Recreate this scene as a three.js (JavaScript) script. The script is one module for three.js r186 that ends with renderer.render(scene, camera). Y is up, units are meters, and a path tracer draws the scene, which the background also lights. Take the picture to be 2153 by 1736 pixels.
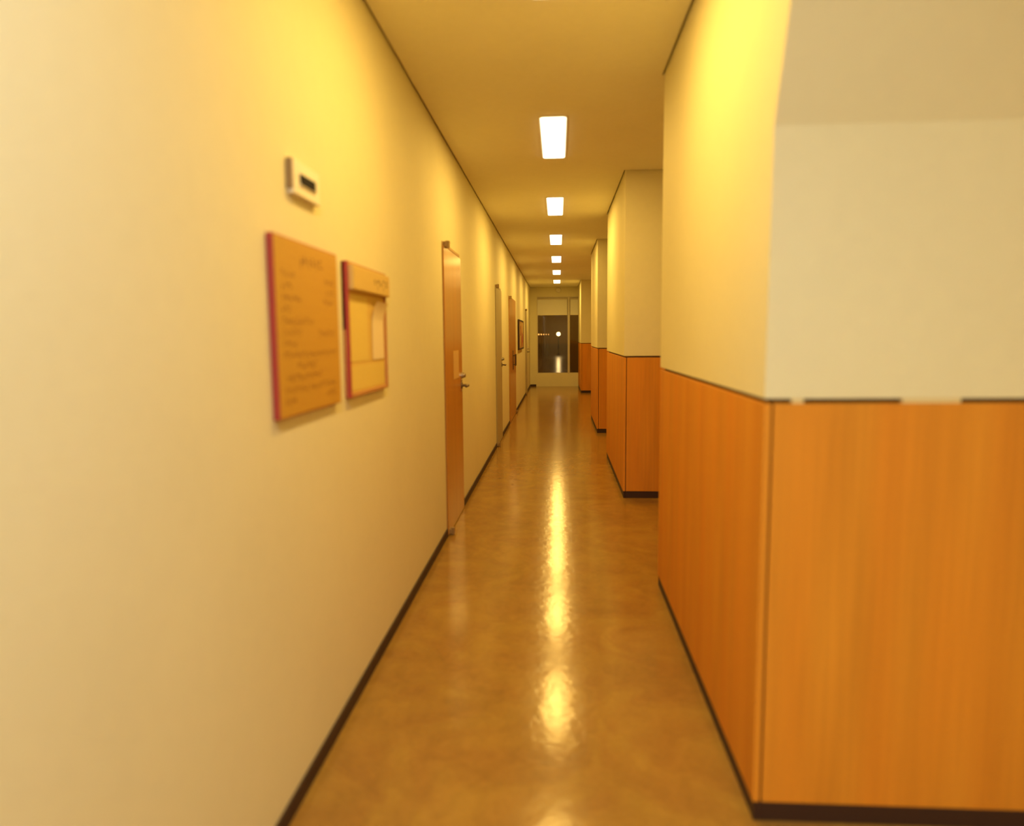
import * as THREE from 'three';
import { RoundedBoxGeometry } from 'three/addons/geometries/RoundedBoxGeometry.js';
import { mergeGeometries } from 'three/addons/utils/BufferGeometryUtils.js';
import { RectAreaLightUniformsLib } from 'three/addons/lights/RectAreaLightUniformsLib.js';

// ---------------------------------------------------------------- camera, night outside, exposure
RectAreaLightUniformsLib.init();
const scene = new THREE.Scene();
scene.background = new THREE.Color().setRGB(0.04, 0.015, 0.0015);           // night sky over the town
const FOCAL = 1477.66;                                                       // pixels, for a frame of 2153 x 1736
const camera = new THREE.PerspectiveCamera(2 * Math.atan(868 / FOCAL) * 180 / Math.PI, 2153 / 1736, 0.05, 300);
camera.position.set(0, 1.44, 0);
camera.rotation.order = 'YXZ';
camera.rotation.set(-0.1083, 0.0662, -0.0089);
camera.focus = 11; camera.userData.fStop = 1.05;                               // near walls are out of focus
scene.add(camera);
const renderer = new THREE.WebGLRenderer({ antialias: true });
renderer.toneMapping = THREE.LinearToneMapping;
renderer.toneMappingExposure = 1.68;
renderer.shadowMap.enabled = true;
const WARM = [1.0, 0.63, 0.12], PALE = [1.0, 0.72, 0.32], WHITE = [0.84, 1.0, 1.12];                    // the corridor tubes, and the whiter tubes behind the camera
const LAMP = 32, LAMP_PALE = 60, HALL_FILL = 11;

// ---------------------------------------------------------------- sizes (metres; depth d runs down the corridor, world z = -d)
const H = 2.832, XL = -0.808, XR = 0.573, DADO = 1.248, END = 20.3, BACK = -4.6, HALLX = 3.6, ALCOVE = 1.7;

// ---------------------------------------------------------------- helpers
let seed = 7;
const rnd = () => { seed = (seed * 1664525 + 1013904223) >>> 0; return seed / 4294967296; };
const smooth = (t) => t * t * (3 - 2 * t);
function noiseField(px, py, r) {                                             // tileable value noise
  const g = Float32Array.from({ length: px * py }, () => r());
  return (u, v) => {
    const x = ((u % 1) + 1) % 1 * px, y = ((v % 1) + 1) % 1 * py, i = Math.floor(x), j = Math.floor(y), a = smooth(x - i), b = smooth(y - j);
    const q = (m, n) => g[(n % py) * px + (m % px)];
    return (q(i, j) * (1 - a) + q(i + 1, j) * a) * (1 - b) + (q(i, j + 1) * (1 - a) + q(i + 1, j + 1) * a) * b;
  };
}
function texture(n, fn, srgb) {                                              // fn(u, v) -> [r, g, b] in 0..1
  const d = new Uint8Array(n * n * 4);
  for (let j = 0; j < n; j++) for (let i = 0; i < n; i++) {
    const c = fn(i / n, j / n), k = (j * n + i) * 4;
    for (let m = 0; m < 3; m++) d[k + m] = Math.max(0, Math.min(255, Math.round(c[m] * 255)));
    d[k + 3] = 255;
  }
  const t = new THREE.DataTexture(d, n, n);
  t.wrapS = t.wrapT = THREE.RepeatWrapping; t.magFilter = THREE.LinearFilter; t.minFilter = THREE.LinearMipmapLinearFilter; t.generateMipmaps = true;
  if (srgb) t.colorSpace = THREE.SRGBColorSpace;
  t.needsUpdate = true;
  return t;
}
const toS = (x) => (x <= 0.0031308 ? 12.92 * x : 1.055 * Math.pow(x, 1 / 2.4) - 0.055);
function boxUV(g, s = 1) {                                                   // uv in metres from the way each face points
  g = g.index ? g.toNonIndexed() : g;
  const p = g.attributes.position, uv = new Float32Array(p.count * 2), a = new THREE.Vector3(), b = new THREE.Vector3(), c = new THREE.Vector3(), n = new THREE.Vector3();
  for (let i = 0; i < p.count; i += 3) {
    a.fromBufferAttribute(p, i); b.fromBufferAttribute(p, i + 1); c.fromBufferAttribute(p, i + 2);
    n.subVectors(b, a).cross(c.clone().sub(a));
    const X = Math.abs(n.x), Y = Math.abs(n.y), Z = Math.abs(n.z);
    [a, b, c].forEach((v, k) => {
      const [s0, t0] = X >= Y && X >= Z ? [v.z, v.y] : Y >= Z ? [v.x, v.z] : [v.x, v.y];
      uv[(i + k) * 2] = s0 / s; uv[(i + k) * 2 + 1] = t0 / s;
    });
  }
  g.setAttribute('uv', new THREE.BufferAttribute(uv, 2));
  return g;
}
// a box given by its limits: x0..x1, y0..y1, depth d0..d1, edges rounded by r
function slab(x0, x1, y0, y1, d0, d1, r = 0) {
  const w = x1 - x0, h = y1 - y0, d = d1 - d0;
  const g = r > 0 ? new RoundedBoxGeometry(w, h, d, 2, Math.min(r, w / 2.01, h / 2.01, d / 2.01)) : new THREE.BoxGeometry(w, h, d);
  g.translate((x0 + x1) / 2, (y0 + y1) / 2, -(d0 + d1) / 2);
  return g;
}
const cyl = (r0, r1, len, axis, x, y, d, seg = 20) => {
  const g = new THREE.CylinderGeometry(r0, r1, len, seg);
  if (axis === 'x') g.rotateZ(-Math.PI / 2);
  if (axis === 'z') g.rotateX(Math.PI / 2);
  return g.translate(x, y, -d);
};
const join = (list) => mergeGeometries(list.map((g) => { const q = g.index ? g.toNonIndexed() : g; for (const k of Object.keys(q.attributes)) if (!['position', 'normal', 'uv'].includes(k)) q.deleteAttribute(k); return q; }));
function part(name, g, m, parent, label) {
  const o = new THREE.Mesh(boxUV(Array.isArray(g) ? join(g) : g), m);
  o.name = name; o.castShadow = o.receiveShadow = true;
  if (label) o.userData.label = label;
  parent.add(o);
  return o;
}
const taken = {};
const numbered = (n) => { taken[n] = (taken[n] ?? -1) + 1; return taken[n] ? n + '_' + String(taken[n]).padStart(3, '0') : n; };
function thing(name, label, category, group, [x, y, d] = [0, 0, 0]) {
  const o = new THREE.Group();
  o.name = numbered(name); o.position.set(x, y, -d); o.userData = { label, category };
  if (group) o.userData.group = group;
  scene.add(o);
  return o;
}
function struct(name, label, category) {
  const o = new THREE.Group();
  o.name = name; o.userData = { kind: 'structure', label, category };
  scene.add(o);
  return o;
}
function structMesh(name, g, m, label, category) {
  const o = part(name, g, m, scene);
  o.userData = { kind: 'structure', label, category };
  return o;
}

// ---------------------------------------------------------------- materials
const lin = (r, g, b) => new THREE.Color().setRGB(r, g, b);
const n8 = noiseField(8, 8, rnd), n24 = noiseField(24, 24, rnd), n64 = noiseField(64, 64, rnd), n200 = noiseField(200, 200, rnd), nGrain = noiseField(90, 3, rnd), nGrain2 = noiseField(300, 6, rnd), nWide = noiseField(14, 2, rnd);
const plasterTex = texture(512, (u, v) => { const k = 1 + 0.03 * (n8(u, v) - 0.5) + 0.02 * (n64(u, v) - 0.5); return [toS(0.75 * k), toS(0.69 * k), toS(0.44 * k)]; }, true);
const plasterBump = texture(512, (u, v) => { const k = 0.6 * n200(u, v) + 0.4 * n64(u, v); return [k, k, k]; });
const woodTex = texture(512, (u, v) => {
  const k = 1 + 0.09 * (nGrain(u, v) - 0.5) + 0.08 * (nGrain2(u, v) - 0.5) + 0.16 * (nWide(u, v) - 0.5), t = nWide(u + 0.31, v) - 0.5;
  return [toS(0.63 * k), toS(0.245 * k * (1 + 0.16 * t)), toS(0.023 * k * (1 + 0.3 * t))];
}, true);
const floorTex = texture(1024, (u, v) => {
  const a = n8(u, v), b = n24(u + 0.2 * a, v), c = n64(u, v + 0.1 * b), f = n200(u, v), k = 0.76 + 0.12 * a + 0.16 * b + 0.14 * c + 0.10 * f;
  return [toS(0.31 * k), toS(0.162 * k * (0.94 + 0.12 * b)), toS(0.03 * k)];
}, true);
const floorBump = texture(512, (u, v) => { const k = 0.5 * n24(u, v) + 0.35 * n64(u, v) + 0.15 * n200(u, v); return [k, k, k]; });
const rep = (t, s) => { const c = t.clone(); c.repeat.set(1 / s, 1 / s); c.needsUpdate = true; return c; };
const M = {
  plaster: new THREE.MeshStandardMaterial({ map: rep(plasterTex, 2.3), bumpMap: rep(plasterBump, 0.6), bumpScale: 0.0008, roughness: 0.75 }),
  ceiling: new THREE.MeshStandardMaterial({ map: rep(plasterTex, 1.9), color: lin(1.17, 1.22, 1.5), roughness: 0.9 }),
  wood: new THREE.MeshPhysicalMaterial({ map: rep(woodTex, 1.1), roughness: 0.55, specularIntensity: 0.4 }),
  doorWood: new THREE.MeshPhysicalMaterial({ map: rep(woodTex, 1.1), color: lin(0.80, 0.88, 1.0), roughness: 0.5, clearcoat: 0.8, clearcoatRoughness: 0.22 }),
  floor: new THREE.MeshPhysicalMaterial({ map: rep(floorTex, 2.6), bumpMap: rep(floorBump, 0.9), bumpScale: 0.0005, roughness: 0.16, ior: 1.5, specularIntensity: 0.8 }),
  core: new THREE.MeshStandardMaterial({ color: lin(0.15, 0.08, 0.025), roughness: 0.8 }),
  skirting: new THREE.MeshStandardMaterial({ color: lin(0.034, 0.011, 0.006), roughness: 0.6 }),
  filler: new THREE.MeshStandardMaterial({ color: lin(0.72, 0.58, 0.28), roughness: 0.8 }),
  paint: new THREE.MeshStandardMaterial({ map: rep(plasterTex, 1.7), color: lin(0.58, 0.53, 0.48), roughness: 0.5 }),
  jamb: new THREE.MeshStandardMaterial({ color: lin(0.46, 0.26, 0.08), roughness: 0.5 }),
  steel: new THREE.MeshStandardMaterial({ color: lin(0.50, 0.46, 0.40), metalness: 1, roughness: 0.28 }),
  darkSteel: new THREE.MeshStandardMaterial({ color: lin(0.16, 0.11, 0.07), metalness: 0.7, roughness: 0.4 }),
  paper: new THREE.MeshStandardMaterial({ color: lin(0.80, 0.66, 0.40), roughness: 0.7 }),
  red: new THREE.MeshStandardMaterial({ color: lin(0.36, 0.035, 0.03), roughness: 0.45 }),
  cork: new THREE.MeshStandardMaterial({ color: lin(0.66, 0.44, 0.10), roughness: 0.85 }),
  sheet: new THREE.MeshStandardMaterial({ color: lin(0.70, 0.52, 0.12), roughness: 0.75, side: THREE.DoubleSide }),
  header: new THREE.MeshStandardMaterial({ color: lin(0.66, 0.46, 0.15), roughness: 0.6 }),
  brown: new THREE.MeshStandardMaterial({ color: lin(0.46, 0.21, 0.06), roughness: 0.6 }),
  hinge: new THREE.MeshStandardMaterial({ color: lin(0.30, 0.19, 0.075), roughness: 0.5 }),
  notice: new THREE.MeshStandardMaterial({ color: lin(0.62, 0.38, 0.13), roughness: 0.7 }),
  offWhite: new THREE.MeshStandardMaterial({ color: lin(0.82, 0.76, 0.60), roughness: 0.5 }),
  black: new THREE.MeshStandardMaterial({ color: lin(0.008, 0.005, 0.003), roughness: 1 }),
  alu: new THREE.MeshStandardMaterial({ color: lin(0.62, 0.55, 0.40), roughness: 0.4 }),
  blind: new THREE.MeshPhysicalMaterial({ color: lin(0.92, 0.90, 0.80), roughness: 0.95, transmission: 0.2, thickness: 0, side: THREE.DoubleSide }),
  glass: new THREE.MeshPhysicalMaterial({ color: lin(0.92, 0.80, 0.55), transmission: 1, thickness: 0, roughness: 0.03, ior: 1.5 }),
  asphalt: new THREE.MeshStandardMaterial({ color: lin(0.016, 0.010, 0.005), roughness: 0.2 }),
  diffuserWarm: new THREE.MeshStandardMaterial({ color: lin(0.9, 0.88, 0.8), emissive: lin(1.8, 1.6, 1.05), roughness: 0.6 }),
  globe: new THREE.MeshStandardMaterial({ color: lin(0.9, 0.9, 0.85), emissive: lin(3, 2.5, 1.5), roughness: 0.5 }),
  bulb: new THREE.MeshStandardMaterial({ color: lin(0.9, 0.8, 0.6), emissive: lin(1.6, 0.75, 0.2), roughness: 0.5 }),
};

// ---------------------------------------------------------------- floor, ceiling with a shadow gap along the walls
structMesh('floor', slab(XL - 0.2, HALLX + 0.2, -0.12, 0, BACK - 0.2, END + 0.2), M.floor, 'glossy mottled tan sheet floor running down the corridor', 'floor');
const GAP = 0.012;
const piers = [[1.99, 4.0, HALLX], [6.2, 8.38, ALCOVE], [10.45, 12.4, ALCOVE], [17.9, END, ALCOVE]];
{
  const c = struct('ceiling', 'plain plaster ceiling above the corridor with a thin dark gap along its edges', 'ceiling');
  part('ceiling_board', slab(XL + GAP, XR - GAP, H, H + 0.02, BACK, END - GAP), M.ceiling, c);
  part('ceiling_board', slab(XR - GAP, HALLX, H, H + 0.02, BACK, 1.62), M.ceiling, c);
  for (let i = 0; i < 3; i++) part('ceiling_board', slab(XR - GAP, ALCOVE, H, H + 0.02, piers[i][1] + GAP, piers[i + 1][0] - GAP), M.ceiling, c);
  part('ceiling_deck', slab(XL - 0.2, HALLX + 0.2, H + 0.03, H + 0.18, BACK - 0.2, END + 0.2), M.core, c);
}

// ---------------------------------------------------------------- left wall with door openings
const doors = [
  { d0: 4.94, d1: 5.80, kind: 'wood' }, { d0: 9.08, d1: 9.97, kind: 'paint' }, { d0: 11.55, d1: 13.25, kind: 'double' }, { d0: 17.3, d1: 18.2, kind: 'paint' },
];
const DH = 2.105;
{
  const s = new THREE.Shape();                                               // in (depth, height)
  s.moveTo(BACK - 0.15, 0);
  for (const { d0, d1 } of doors) { s.lineTo(d0, 0); s.lineTo(d0, DH); s.lineTo(d1, DH); s.lineTo(d1, 0); }
  s.lineTo(END + 0.15, 0); s.lineTo(END + 0.15, H + 0.03); s.lineTo(BACK - 0.15, H + 0.03); s.closePath();
  const g = new THREE.ExtrudeGeometry(s, { depth: 0.16, bevelEnabled: false });
  g.rotateY(Math.PI / 2);                                                    // shape x -> -z, extrusion -> +x
  g.translate(XL - 0.16, 0, 0);
  structMesh('wall_left', g, M.plaster, 'long cream plaster wall on the left with doors and notice boards', 'wall');
  const b = struct('baseboard_left', 'low dark brown skirting along the cream left wall, broken at each door', 'baseboard');
  let from = BACK;
  for (const { d0, d1 } of [...doors, { d0: END, d1: END }]) { part('skirting_strip', slab(XL, XL + 0.009, 0, 0.06, from, d0 - 0.004, 0.003), M.skirting, b); from = d1 + 0.004; }
}

// ---------------------------------------------------------------- doors
function pivotHinge(parent, y, d, flip) {
  const p = part('pivot_hinge', [slab(XL - 0.01, XL + 0.03, y - 0.02, y + 0.02, d - 0.035, d + 0.03, 0.006), cyl(0.017, 0.017, 0.05, 'y', XL + 0.034, y, d - 0.008), slab(XL, XL + 0.05, y - 0.006 + flip * 0.016, y + 0.006 + flip * 0.016, d - 0.022, d + 0.02, 0.004)], M.hinge, parent, 'dull brown pivot hinge');
  return p;
}
function leverSet(parent, d, y, toward, plate = true) {
  const face = XL + 0.013;
  if (plate) part('escutcheon', slab(face, face + 0.004, y - 0.05, y + 0.05, d - 0.035, d + 0.035, 0.003), M.steel, parent);
  const L = part('lever_handle', [cyl(0.026, 0.026, 0.008, 'x', face + 0.005, y, d), cyl(0.010, 0.010, 0.052, 'x', face + 0.03, y, d), slab(face + 0.045, face + 0.066, y - 0.010, y + 0.010, Math.min(d - 0.012, d + toward * 0.12), Math.max(d + 0.012, d + toward * 0.12), 0.007)], M.darkSteel, parent, 'dark lever handle');
  const K = part('lock_cylinder', [cyl(0.023, 0.023, 0.022, 'x', face + 0.011, y + 0.082, d), cyl(0.017, 0.014, 0.014, 'x', face + 0.028, y + 0.082, d)], M.steel, parent, 'round metal lock');
  part('keyway', slab(face + 0.0345, face + 0.036, y + 0.074, y + 0.090, d - 0.0015, d + 0.0015), M.black, K);
  return L;
}
const doorLabels = ['orange wooden door with a pale paper notice, nearest door on the left wall', 'dull beige painted door on the left wall, second from the front', 'wide orange wooden double door with dark pull plates on the left wall', 'narrow-looking beige door on the left wall closest to the end window'];
doors.forEach(({ d0, d1, kind }, i) => {
  const o = struct('door_' + (i + 1), doorLabels[i], 'door');
  const m = kind === 'paint' ? M.paint : M.doorWood;
  part('door_frame', [slab(XL - 0.16, XL + 0.004, 0, DH, d0, d0 + 0.02), slab(XL - 0.16, XL + 0.004, 0, DH, d1 - 0.02, d1), slab(XL - 0.16, XL + 0.004, DH - 0.02, DH, d0 + 0.02, d1 - 0.02), slab(XL - 0.075, XL - 0.03, 0, DH - 0.02, d0 + 0.02, d0 + 0.04), slab(XL - 0.075, XL - 0.03, 0, DH - 0.02, d1 - 0.04, d1 - 0.02)], kind === 'paint' ? M.paint : M.jamb, o);
  const a = d0 + 0.006, b = d1 - 0.006, x0 = XL + 0.0045 - 0.034, x1 = XL + 0.013;
  if (kind === 'double') {
    const mid = (a + b) / 2;
    for (const [p, q] of [[a, mid - 0.003], [mid + 0.003, b]]) part('door_leaf', slab(x1 - 0.008, x1, 0.008, DH - 0.01, p, q, 0.002), m, o);
    part('door_panel_back', slab(XL - 0.03, XL, 0.008, DH - 0.02, d0 + 0.022, d1 - 0.022), m, o);
    part('pull_plate', [slab(x1, x1 + 0.005, 0.86, 1.20, mid - 0.10, mid - 0.03, 0.002), cyl(0.012, 0.012, 0.20, 'y', x1 + 0.045, 1.03, mid - 0.065), cyl(0.008, 0.008, 0.045, 'x', x1 + 0.023, 0.95, mid - 0.065), cyl(0.008, 0.008, 0.045, 'x', x1 + 0.023, 1.11, mid - 0.065)], M.darkSteel, o, 'dark metal pull plate');
    part('pull_plate', [slab(x1, x1 + 0.005, 0.86, 1.20, mid + 0.03, mid + 0.10, 0.002), cyl(0.012, 0.012, 0.20, 'y', x1 + 0.045, 1.03, mid + 0.065), cyl(0.008, 0.008, 0.045, 'x', x1 + 0.023, 0.95, mid + 0.065), cyl(0.008, 0.008, 0.045, 'x', x1 + 0.023, 1.11, mid + 0.065)], M.darkSteel, o, 'dark metal pull plate');
    pivotHinge(o, DH - 0.03, a + 0.04, 1); pivotHinge(o, 0.03, b - 0.04, -1);
  } else {
    part('door_leaf', slab(x1 - 0.008, x1, 0.008, DH - 0.032, a, b, 0.002), m, o);
    part('door_panel_back', slab(XL - 0.03, XL, 0.008, DH - 0.02, d0 + 0.022, d1 - 0.022), m, o);
    pivotHinge(o, DH - 0.02, a + 0.05, 1); pivotHinge(o, 0.03, a + 0.05, -1);
    leverSet(o, b - 0.065, 1.045, -1, i === 0);
  }
});

// ---------------------------------------------------------------- right-hand piers: plaster above, wooden panels below
{
  const w = struct('wall_right', 'cream plaster piers on the right with orange wood panelling below, recesses between', 'wall');
  const b = struct('baseboard_right', 'low dark maroon skirting under the orange wood panels of the right piers', 'baseboard');
  const T = 0.02, G = 0.006, TOPGAP = 0.014, CORE = 0.024;
  piers.forEach(([d0, d1, x1], i) => {
    const y0 = DADO + TOPGAP;
    let g;
    if (i === 0) {                                                           // the first pier leans towards the hall above head height
      const s = new THREE.Shape();
      s.moveTo(d0, y0); s.lineTo(d0 - 0.012, 1.99); s.lineTo(1.632, H + 0.028); s.lineTo(d1, H + 0.028); s.lineTo(d1, y0); s.closePath();
      g = new THREE.ExtrudeGeometry(s, { depth: x1 - XR, bevelEnabled: false });
      g.rotateY(Math.PI / 2); g.translate(XR, 0, 0);
    } else g = slab(XR, x1, y0, H + 0.028, d0, d1, 0.003);
    const p = part('pier', g, M.plaster, w);
    part('panel_backing', slab(XR + CORE, x1, 0.0, y0, d0 + CORE, d1 - CORE), M.core, p, 'dark backing in the gap above the wood');
    part('wood_panel', slab(XR, XR + T, 0.062, DADO, d0, d1, 0.002), M.wood, p);                                     // side facing the corridor
    part('wood_panel', slab(XR + T + G, x1, 0.062, DADO, d0, d0 + T, 0.002), M.wood, p);                              // front
    if (d1 < END) part('wood_panel', slab(XR + T + G, x1, 0.062, DADO, d1 - T, d1, 0.002), M.wood, p);
    part('skirting_strip', slab(XR + 0.004, XR + 0.022, 0, 0.06, d0 + 0.004, d1 - 0.004, 0.002), M.skirting, b);
    part('skirting_strip', slab(XR + 0.0225, x1, 0, 0.06, d0 + 0.004, d0 + 0.022, 0.002), M.skirting, b);
    if (d1 < END) part('skirting_strip', slab(XR + 0.0225, x1, 0, 0.06, d1 - 0.022, d1 - 0.004, 0.002), M.skirting, b);
    if (i === 0) for (const [p0, p1] of [[0.648, 0.680], [0.945, 1.100]]) part('gap_filler', slab(p0, p1, DADO + 0.0005, y0 - 0.0005, d0 + 0.002, d0 + 0.022), M.filler, p, 'pale filler in the dark gap');
  });
  for (let i = 0; i < 3; i++) {                                              // backs of the recesses
    const d0 = piers[i][1], d1 = piers[i + 1][0];
    const p = part('recess_back', slab(ALCOVE, ALCOVE + 0.12, DADO + TOPGAP, H + 0.028, d0 - 0.1, d1 + 0.1), M.plaster, w);
    part('recess_backing', slab(ALCOVE + CORE, ALCOVE + 0.12, 0, DADO + TOPGAP, d0 - 0.1, d1 + 0.1), M.core, p);
    part('wood_panel', slab(ALCOVE, ALCOVE + T, 0.062, DADO, d0 + 0.001, d1 - 0.001, 0.002), M.wood, p);
    part('skirting_strip', slab(ALCOVE + 0.004, ALCOVE + 0.022, 0, 0.06, d0, d1, 0.002), M.skirting, b);
  }
}
// the hall behind the camera
structMesh('wall_hall', slab(HALLX, HALLX + 0.15, 0, H + 0.028, BACK - 0.15, 1.985), M.plaster, 'cream plaster wall of the hall beside the camera', 'wall');
structMesh('wall_back', slab(XL - 0.15, HALLX + 0.15, 0, H + 0.028, BACK - 0.15, BACK), M.plaster, 'cream plaster wall behind the camera', 'wall');

// ---------------------------------------------------------------- end wall with the window
const WX0 = -0.606, WX1 = 1.02, WY0 = 0.37, WY1 = 2.56;
{
  const s = new THREE.Shape();
  s.moveTo(XL - 0.15, 0); s.lineTo(ALCOVE + 0.12, 0); s.lineTo(ALCOVE + 0.12, H + 0.028); s.lineTo(XL - 0.15, H + 0.028); s.closePath();
  const h = new THREE.Path();
  h.moveTo(WX0, WY0); h.lineTo(WX0, WY1); h.lineTo(WX1, WY1); h.lineTo(WX1, WY0); h.closePath();
  s.holes.push(h);
  const g = new THREE.ExtrudeGeometry(s, { depth: 0.14, bevelEnabled: false });
  g.translate(0, 0, -END - 0.14);
  structMesh('wall_end', g, M.plaster, 'plaster wall closing the far end of the corridor around the tall window', 'wall');
  const b = struct('baseboard_end', 'short dark skirting block at the far left corner beside the window', 'baseboard');
  part('skirting_strip', slab(XL + 0.01, WX0 - 0.03, 0, 0.06, END - 0.012, END, 0.003), M.skirting, b);
  const w = struct('window_1', 'tall dark window at the far end of the corridor showing lights at night', 'window');
  part('window_frame', [slab(WX0, WX0 + 0.022, WY0, WY1, END + 0.03, END + 0.09), slab(WX1 - 0.022, WX1, WY0, WY1, END + 0.03, END + 0.09), slab(WX0 + 0.022, WX1 - 0.022, WY0, WY0 + 0.022, END + 0.03, END + 0.09), slab(WX0 + 0.022, WX1 - 0.022, WY1 - 0.03, WY1, END + 0.03, END + 0.09)], M.alu, w);
  part('mullion', slab(0.271, 0.332, WY0 + 0.022, WY1 - 0.03, END + 0.02, END + 0.09, 0.004), M.alu, w);
  const pane = (a, c) => { const p = part('pane', new THREE.PlaneGeometry(c - a, WY1 - WY0 - 0.052).translate((a + c) / 2, (WY0 + WY1) / 2 - 0.004, -END - 0.06), M.glass, w); return p; };
  pane(WX0 + 0.022, 0.271); pane(0.332, WX1 - 0.022);
}
function rollerBlind(x0, x1, label) {
  const o = thing('roller_blind', label, 'blind', 'cream roller blinds on the end window', [(x0 + x1) / 2, WY1 - 0.06, END + 0.012]);
  const w = x1 - x0, top = -0.0, drop = -0.44;
  part('roller_tube', new THREE.CylinderGeometry(0.02, 0.02, w, 16).rotateZ(Math.PI / 2), M.alu, o);
  const f = new THREE.BoxGeometry(w - 0.01, -drop, 0.002).translate(0, (top + drop) / 2, -0.012);
  part('fabric', f, M.blind, o);
  part('bottom_bar', new RoundedBoxGeometry(w - 0.008, 0.025, 0.010, 2, 0.003).translate(0, drop - 0.012, -0.012), M.offWhite, o);
}
rollerBlind(WX0 + 0.01, 0.262, 'wide cream roller blind, half lowered over the left pane of the end window');
rollerBlind(0.34, WX1 - 0.01, 'narrow cream roller blind on the end window, beside the last pier');
{
  const o = thing('emergency_light', 'small round cream emergency light on the wall above the end window', 'light', null, [0.008, 2.745, END]);
  part('mount', new THREE.CylinderGeometry(0.075, 0.08, 0.02, 28).rotateX(Math.PI / 2).translate(0, 0, 0.011), M.alu, o);
  part('cover', new THREE.SphereGeometry(0.065, 24, 12, 0, Math.PI * 2, 0, Math.PI / 2).scale(1, 0.5, 1).rotateX(Math.PI / 2).translate(0, 0, 0.02), M.offWhite, o);
}

// ---------------------------------------------------------------- ceiling lamps
const LW = 0.166, LL = 1.02, LX = -0.03;
const lampNames = ['out of view above the hall, well behind the camera', 'out of view overhead, just behind the camera', 'above the notice boards, over the top edge of the view', 'largest and nearest of the row in view', 'second in the row from the front', 'third in the row from the front', 'fourth in the row from the front', 'fifth in the row from the front, small', 'smallest and farthest, nearest the end window'];
for (let k = -3; k <= 5; k++) {
  const d = 4.66 + 2.62 * k, pale = k <= -2;
  const o = thing('ceiling_lamp', 'long glowing flush ceiling light, ' + lampNames[k + 3], 'light', 'row of ceiling lights down the corridor', [LX, H, d + LL / 2]);
  const round = (P, w, l, r) => {                                            // rounded rectangle
    const p = new P();
    p.moveTo(-w + r, -l); p.lineTo(w - r, -l); p.absarc(w - r, -l + r, r, -Math.PI / 2, 0, false); p.lineTo(w, l - r); p.absarc(w - r, l - r, r, 0, Math.PI / 2, false);
    p.lineTo(-w + r, l); p.absarc(-w + r, l - r, r, Math.PI / 2, Math.PI, false); p.lineTo(-w, -l + r); p.absarc(-w + r, -l + r, r, Math.PI, Math.PI * 1.5, false);
    return p;
  };
  const rim = round(THREE.Shape, LW / 2 + 0.010, LL / 2 + 0.010, 0.036);
  rim.holes.push(round(THREE.Path, LW / 2 + 0.0005, LL / 2 + 0.0005, 0.0265));
  part('rim', new THREE.ExtrudeGeometry(rim, { depth: 0.006, bevelEnabled: false, curveSegments: 5 }).rotateX(Math.PI / 2), M.offWhite, o);
  part('diffuser', new THREE.ExtrudeGeometry(round(THREE.Shape, LW / 2, LL / 2, 0.026), { depth: 0.012, bevelEnabled: false, curveSegments: 5 }).rotateX(Math.PI / 2), M.diffuserWarm, o, 'glowing milky diffuser');
  const c = k === -2 ? WHITE : pale ? PALE : WARM;                         // the tube just behind the camera is a whiter one
  const l = new THREE.RectAreaLight(new THREE.Color().setRGB(...c), pale ? LAMP_PALE : LAMP, LW - 0.02, LL - 0.02);
  l.name = 'tube_light'; l.position.set(0, -0.0135, 0); l.rotation.x = -Math.PI / 2;
  o.add(l);
}

// unseen square lamps added beside and behind the camera to brighten the near walls
[[2.3, -1.4, 'right of the camera'], [2.3, -3.3, 'in the far right corner'], [0.7, -3.3, 'straight behind the camera']].forEach(([x, d, where]) => {
  const S = 0.6, o = thing('added_square_lamp', 'unseen square ceiling panel added to brighten the hall, ' + where, 'light', 'unseen square lights added in the hall', [x, H, d]);
  part('rim', [new THREE.BoxGeometry(S + 0.03, 0.01, 0.015).translate(0, -0.005, S / 2 + 0.0075), new THREE.BoxGeometry(S + 0.03, 0.01, 0.015).translate(0, -0.005, -S / 2 - 0.0075), new THREE.BoxGeometry(0.015, 0.01, S).translate(S / 2 + 0.0075, -0.005, 0), new THREE.BoxGeometry(0.015, 0.01, S).translate(-S / 2 - 0.0075, -0.005, 0)], M.offWhite, o);
  part('diffuser', new THREE.BoxGeometry(S, 0.012, S).translate(0, -0.0065, 0), M.diffuserWarm, o, 'glowing milky diffuser');
  const l = new THREE.RectAreaLight(new THREE.Color().setRGB(...PALE), HALL_FILL, S - 0.006, S - 0.006);
  l.name = 'hall_fill_light'; l.position.set(0, -0.0135, 0); l.rotation.x = -Math.PI / 2;
  o.add(l);
});

// ---------------------------------------------------------------- notice boards and the wall box
function canvasTexture(w, h, draw) {
  const c = document.createElement('canvas'); c.width = w; c.height = h;
  draw(c.getContext('2d'), w, h);
  const t = new THREE.CanvasTexture(c); t.colorSpace = THREE.SRGBColorSpace;
  return t;
}
// a flat printed sheet facing +x, u runs down the corridor
function printed(name, d0, d1, y0, y1, x, mat, parent, label) {
  const g = new THREE.BoxGeometry(d1 - d0, y1 - y0, 0.0015);
  g.rotateY(Math.PI / 2); g.translate(x, (y0 + y1) / 2, -(d0 + d1) / 2);
  const o = new THREE.Mesh(g, mat); o.name = name; o.castShadow = o.receiveShadow = true;
  if (label) o.userData.label = label;
  parent.add(o); return o;
}
const scribble = (x, X0, X1, y, size, colour) => {                           // a row of unreadable small characters
  x.fillStyle = colour;
  for (let p = X0; p < X1; p += size * 1.15) for (let s = 0; s < 4; s++) {
    const horizontal = rnd() > 0.45;
    x.fillRect(p + rnd() * size * 0.4, y + rnd() * size * 0.8, horizontal ? size * (0.4 + rnd() * 0.5) : size * 0.14, horizontal ? size * 0.14 : size * (0.4 + rnd() * 0.5));
  }
};
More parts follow.
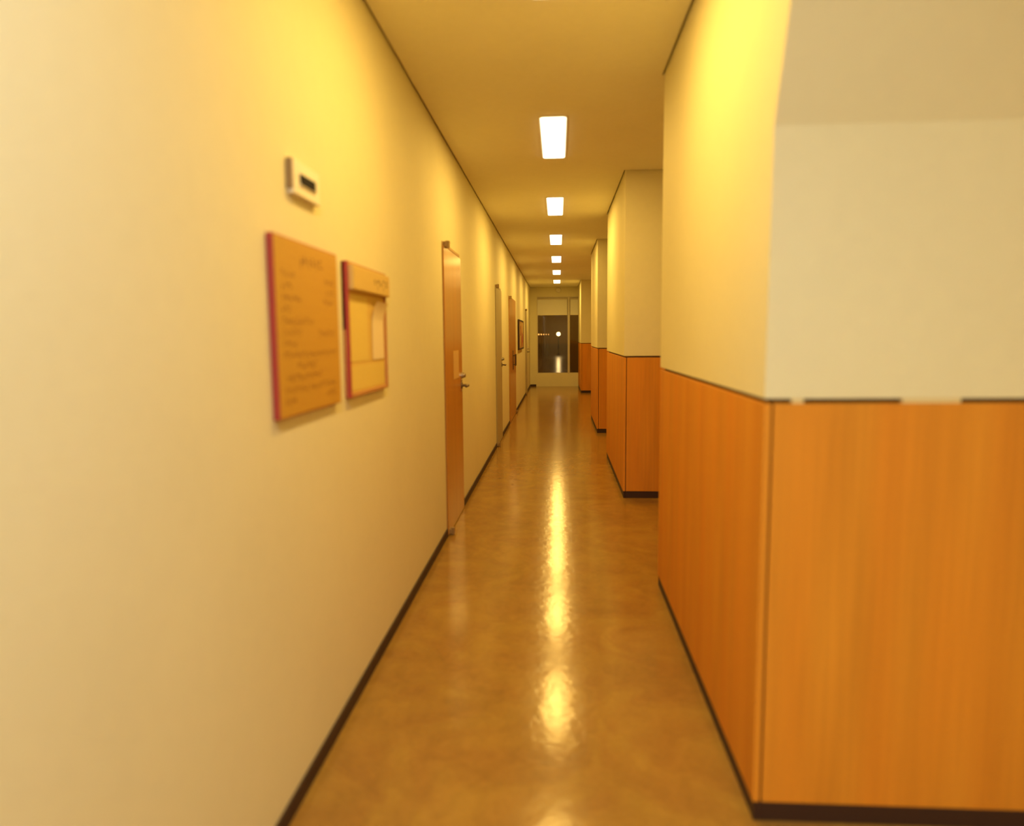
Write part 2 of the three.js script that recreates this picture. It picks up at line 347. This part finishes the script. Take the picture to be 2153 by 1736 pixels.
{
  const o = thing('notice_board', 'golden brown lettered board with dark red sides, nearest on the left wall', 'board', null, [XL, 1.208, 2.22]);
  const d0 = 1.935 - 2.22, d1 = 2.500 - 2.22, h = 0.526;
  part('backing_board', slab(0.0005, 0.020, 0, h, d0, d1, 0.002), M.red, o, 'dark red edge');
  const t = canvasTexture(768, 720, (x, w, hh) => {
    x.fillStyle = 'rgb(200,164,74)'; x.fillRect(0, 0, w, hh);
    for (let i = 0; i < 900; i++) { x.fillStyle = rnd() > 0.5 ? 'rgba(200,160,84,0.12)' : 'rgba(170,126,52,0.12)'; x.fillRect(rnd() * w, rnd() * hh, 60 + rnd() * 200, 1 + rnd() * 3); }
    const ink = 'rgba(108,66,14,0.85)';
    scribble(x, 270, 540, 50, 42, ink);
    const rows = [[60, 190, 580, 700], [60, 170, 600, 700], [60, 260, 560, 700], [60, 130, 0, 0], [60, 400, 0, 0], [60, 250, 470, 690], [60, 190, 0, 0], [60, 690, 0, 0], [200, 420, 0, 0], [80, 480, 0, 0], [60, 300, 340, 690], [60, 150, 560, 700]];
    rows.forEach(([a, b2, c, e], i) => { scribble(x, a, b2, 128 + i * 47, 26, ink); if (e) scribble(x, c, e, 128 + i * 47, 26, ink); });
  });
  printed('face_plate', d0 + 0.004, d1 - 0.004, 0.004, h - 0.004, 0.0208, new THREE.MeshStandardMaterial({ map: t, color: lin(0.95, 0.8, 0.5), roughness: 0.5 }), o, 'golden face with rows of small lettering');
}
{
  const C = 2.9, o = thing('bulletin_board', 'red framed bulletin board with yellow sheets and a projecting header, left wall', 'board', null, [XL, 1.212, C]);
  const d0 = 2.615 - C, d1 = 3.205 - C, h = 0.515, f = 0.014;
  part('backing_board', slab(0.0005, 0.012, 0, h, d0, d1, 0.002), M.cork, o);
  part('frame', slab(0.0005, 0.024, 0, h, d0, d0 + f, 0.002), M.red, o, 'dark red side of the frame');
  part('frame', [slab(0.0005, 0.024, 0, h, d1 - f, d1, 0.002), slab(0.0005, 0.024, 0, f, d0 + f, d1 - f, 0.002), slab(0.0005, 0.024, h - f, h, d0 + f, d1 - f, 0.002)], M.brown, o, 'brown wooden frame');
  const hd = part('header_strip', slab(0.0125, 0.040, h - 0.105, h - 0.012, d0 + 0.016, d1 - 0.004, 0.003), M.header, o);
  const ht = canvasTexture(512, 96, (x, w, hh) => { x.fillStyle = 'rgb(208,176,98)'; x.fillRect(0, 0, w, hh); scribble(x, 270, 480, 24, 38, 'rgba(96,62,18,0.9)'); });
  printed('header_print', d0 + 0.02, d1 - 0.008, h - 0.10, h - 0.017, 0.0412, new THREE.MeshStandardMaterial({ map: ht, roughness: 0.6 }), hd);
  part('paper_sheet', slab(0.0122, 0.0136, 0.135, h - 0.12, d0 + 0.03, d0 + 0.30), M.sheet, o, 'plain yellow sheet');
  part('paper_sheet', slab(0.0122, 0.0136, 0.022, 0.118, d0 + 0.03, d1 - 0.03), M.sheet, o, 'low wide yellow sheet');
  // a sheet on the right whose top curls outwards
  const pts = []; for (let i = 0; i <= 16; i++) { const s = i / 16; pts.push(new THREE.Vector2(0.0145 + 0.026 * Math.pow(Math.max(0, s - 0.62) / 0.38, 2), 0.135 + s * (h - 0.27))); }
  const sh = new THREE.Shape([...pts, ...pts.slice().reverse().map((p) => new THREE.Vector2(p.x + 0.001, p.y))]);
  part('curled_sheet', new THREE.ExtrudeGeometry(sh, { depth: 0.19, bevelEnabled: false }).translate(0, 0, -(d1 - 0.035)), M.paper, o, 'pale sheet curling forward at its top');
}
{
  const o = thing('wall_box', 'small cream box with a black slot high on the left wall above the golden board', 'wall box', null, [XL, 1.873, 2.228]);
  part('cover', slab(0.0005, 0.022, 0, 0.103, -0.118, 0.118, 0.004), M.offWhite, o);
  part('raised_lip', [slab(0.0215, 0.026, 0.064, 0.070, -0.07, 0.07, 0.001), slab(0.0215, 0.026, 0.030, 0.036, -0.07, 0.07, 0.001)], M.offWhite, o);
  part('shaded_end', slab(0.0005, 0.0215, 0.012, 0.102, -0.124, -0.1175, 0.002), M.hinge, o, 'brown end piece painting the shaded near side');  // brown colour puts the shade on the near side of the box
  part('slot', slab(0.0215, 0.0275, 0.034, 0.066, -0.064, 0.064), M.black, o, 'black slot');
}
{
  const C = 15.0, o = thing('notice_board', 'dark brown board with faded sheets on the left wall beyond the double door', 'board', null, [XL, 1.20, C]);
  part('backing_board', slab(0.0005, 0.03, 0, 0.55, -0.86, 0.80, 0.004), M.jamb, o);
  part('frame', [slab(0.0005, 0.036, 0, 0.55, -0.90, -0.86, 0.003), slab(0.0005, 0.036, 0, 0.55, 0.80, 0.84, 0.003), slab(0.0005, 0.036, -0.03, 0, -0.90, 0.84, 0.003), slab(0.0005, 0.036, 0.55, 0.58, -0.90, 0.84, 0.003)], M.skirting, o, 'near-black frame');
  [[-0.70, 0.30, 0.22], [-0.35, 0.26, 0.24], [0.0, 0.32, 0.2], [0.36, 0.1, 0.26], [-0.5, 0.05, 0.2], [0.05, 0.04, 0.22]].forEach(([a, y, w], i) => part('paper_sheet', slab(0.0302, 0.0315, y, y + 0.20, a, a + w), i % 2 ? M.red : M.header, o));
}
// paper notice on the first door
{
  const o = thing('paper_notice', 'pale upright paper notice taped to the nearest orange door above its lever', 'notice', null, [XL + 0.013, 1.118, 5.44]);
  part('sheet', slab(0.0006, 0.0016, 0, 0.218, -0.13, 0.15), M.notice, o);
}

// ---------------------------------------------------------------- outside at night, seen through the end window
structMesh('ground', slab(-60, 60, -0.25, -0.05, END + 0.25, 140), M.asphalt, 'dark wet pavement outside the end window', 'ground');
{
  const o = thing('globe_lamp', 'bright round street lamp seen in the middle of the dark end window', 'lamp', null, [0.02, -0.05, 57]);
  part('post', [new THREE.CylinderGeometry(0.04, 0.05, 1.5, 14).translate(0, 0.75, 0), new THREE.CylinderGeometry(0.11, 0.13, 0.06, 18).translate(0, 0.03, 0)], M.darkSteel, o);
  part('globe', new THREE.SphereGeometry(0.16, 24, 16).translate(0, 1.66, 0), M.globe, o, 'glowing globe');
  const l = new THREE.PointLight(new THREE.Color().setRGB(1, 0.75, 0.4), 1.5); l.name = 'globe_light'; l.position.set(0, 1.66, 0); l.castShadow = true; l.shadow.radius = 7; o.add(l);
}
for (let i = 0; i < 5; i++) {
  const o = thing('garden_lamp', ['leftmost', 'second', 'third', 'fourth', 'rightmost'][i] + ' of five small orange lamps outside the end window', 'lamp', 'small lamps outside the end window', [-1.56 + i * 0.19, -0.05, 57 + i * 0.4]);
  part('post', new THREE.CylinderGeometry(0.015, 0.02, 1.6, 10).translate(0, 0.8, 0), M.darkSteel, o);
  part('head', new THREE.SphereGeometry(0.055 - i * 0.006, 14, 10).translate(0, 1.64, 0), M.bulb, o);
}
scene.traverse((o) => { if (o.isMesh) { o.castShadow = true; o.receiveShadow = true; } });
renderer.render(scene, camera);
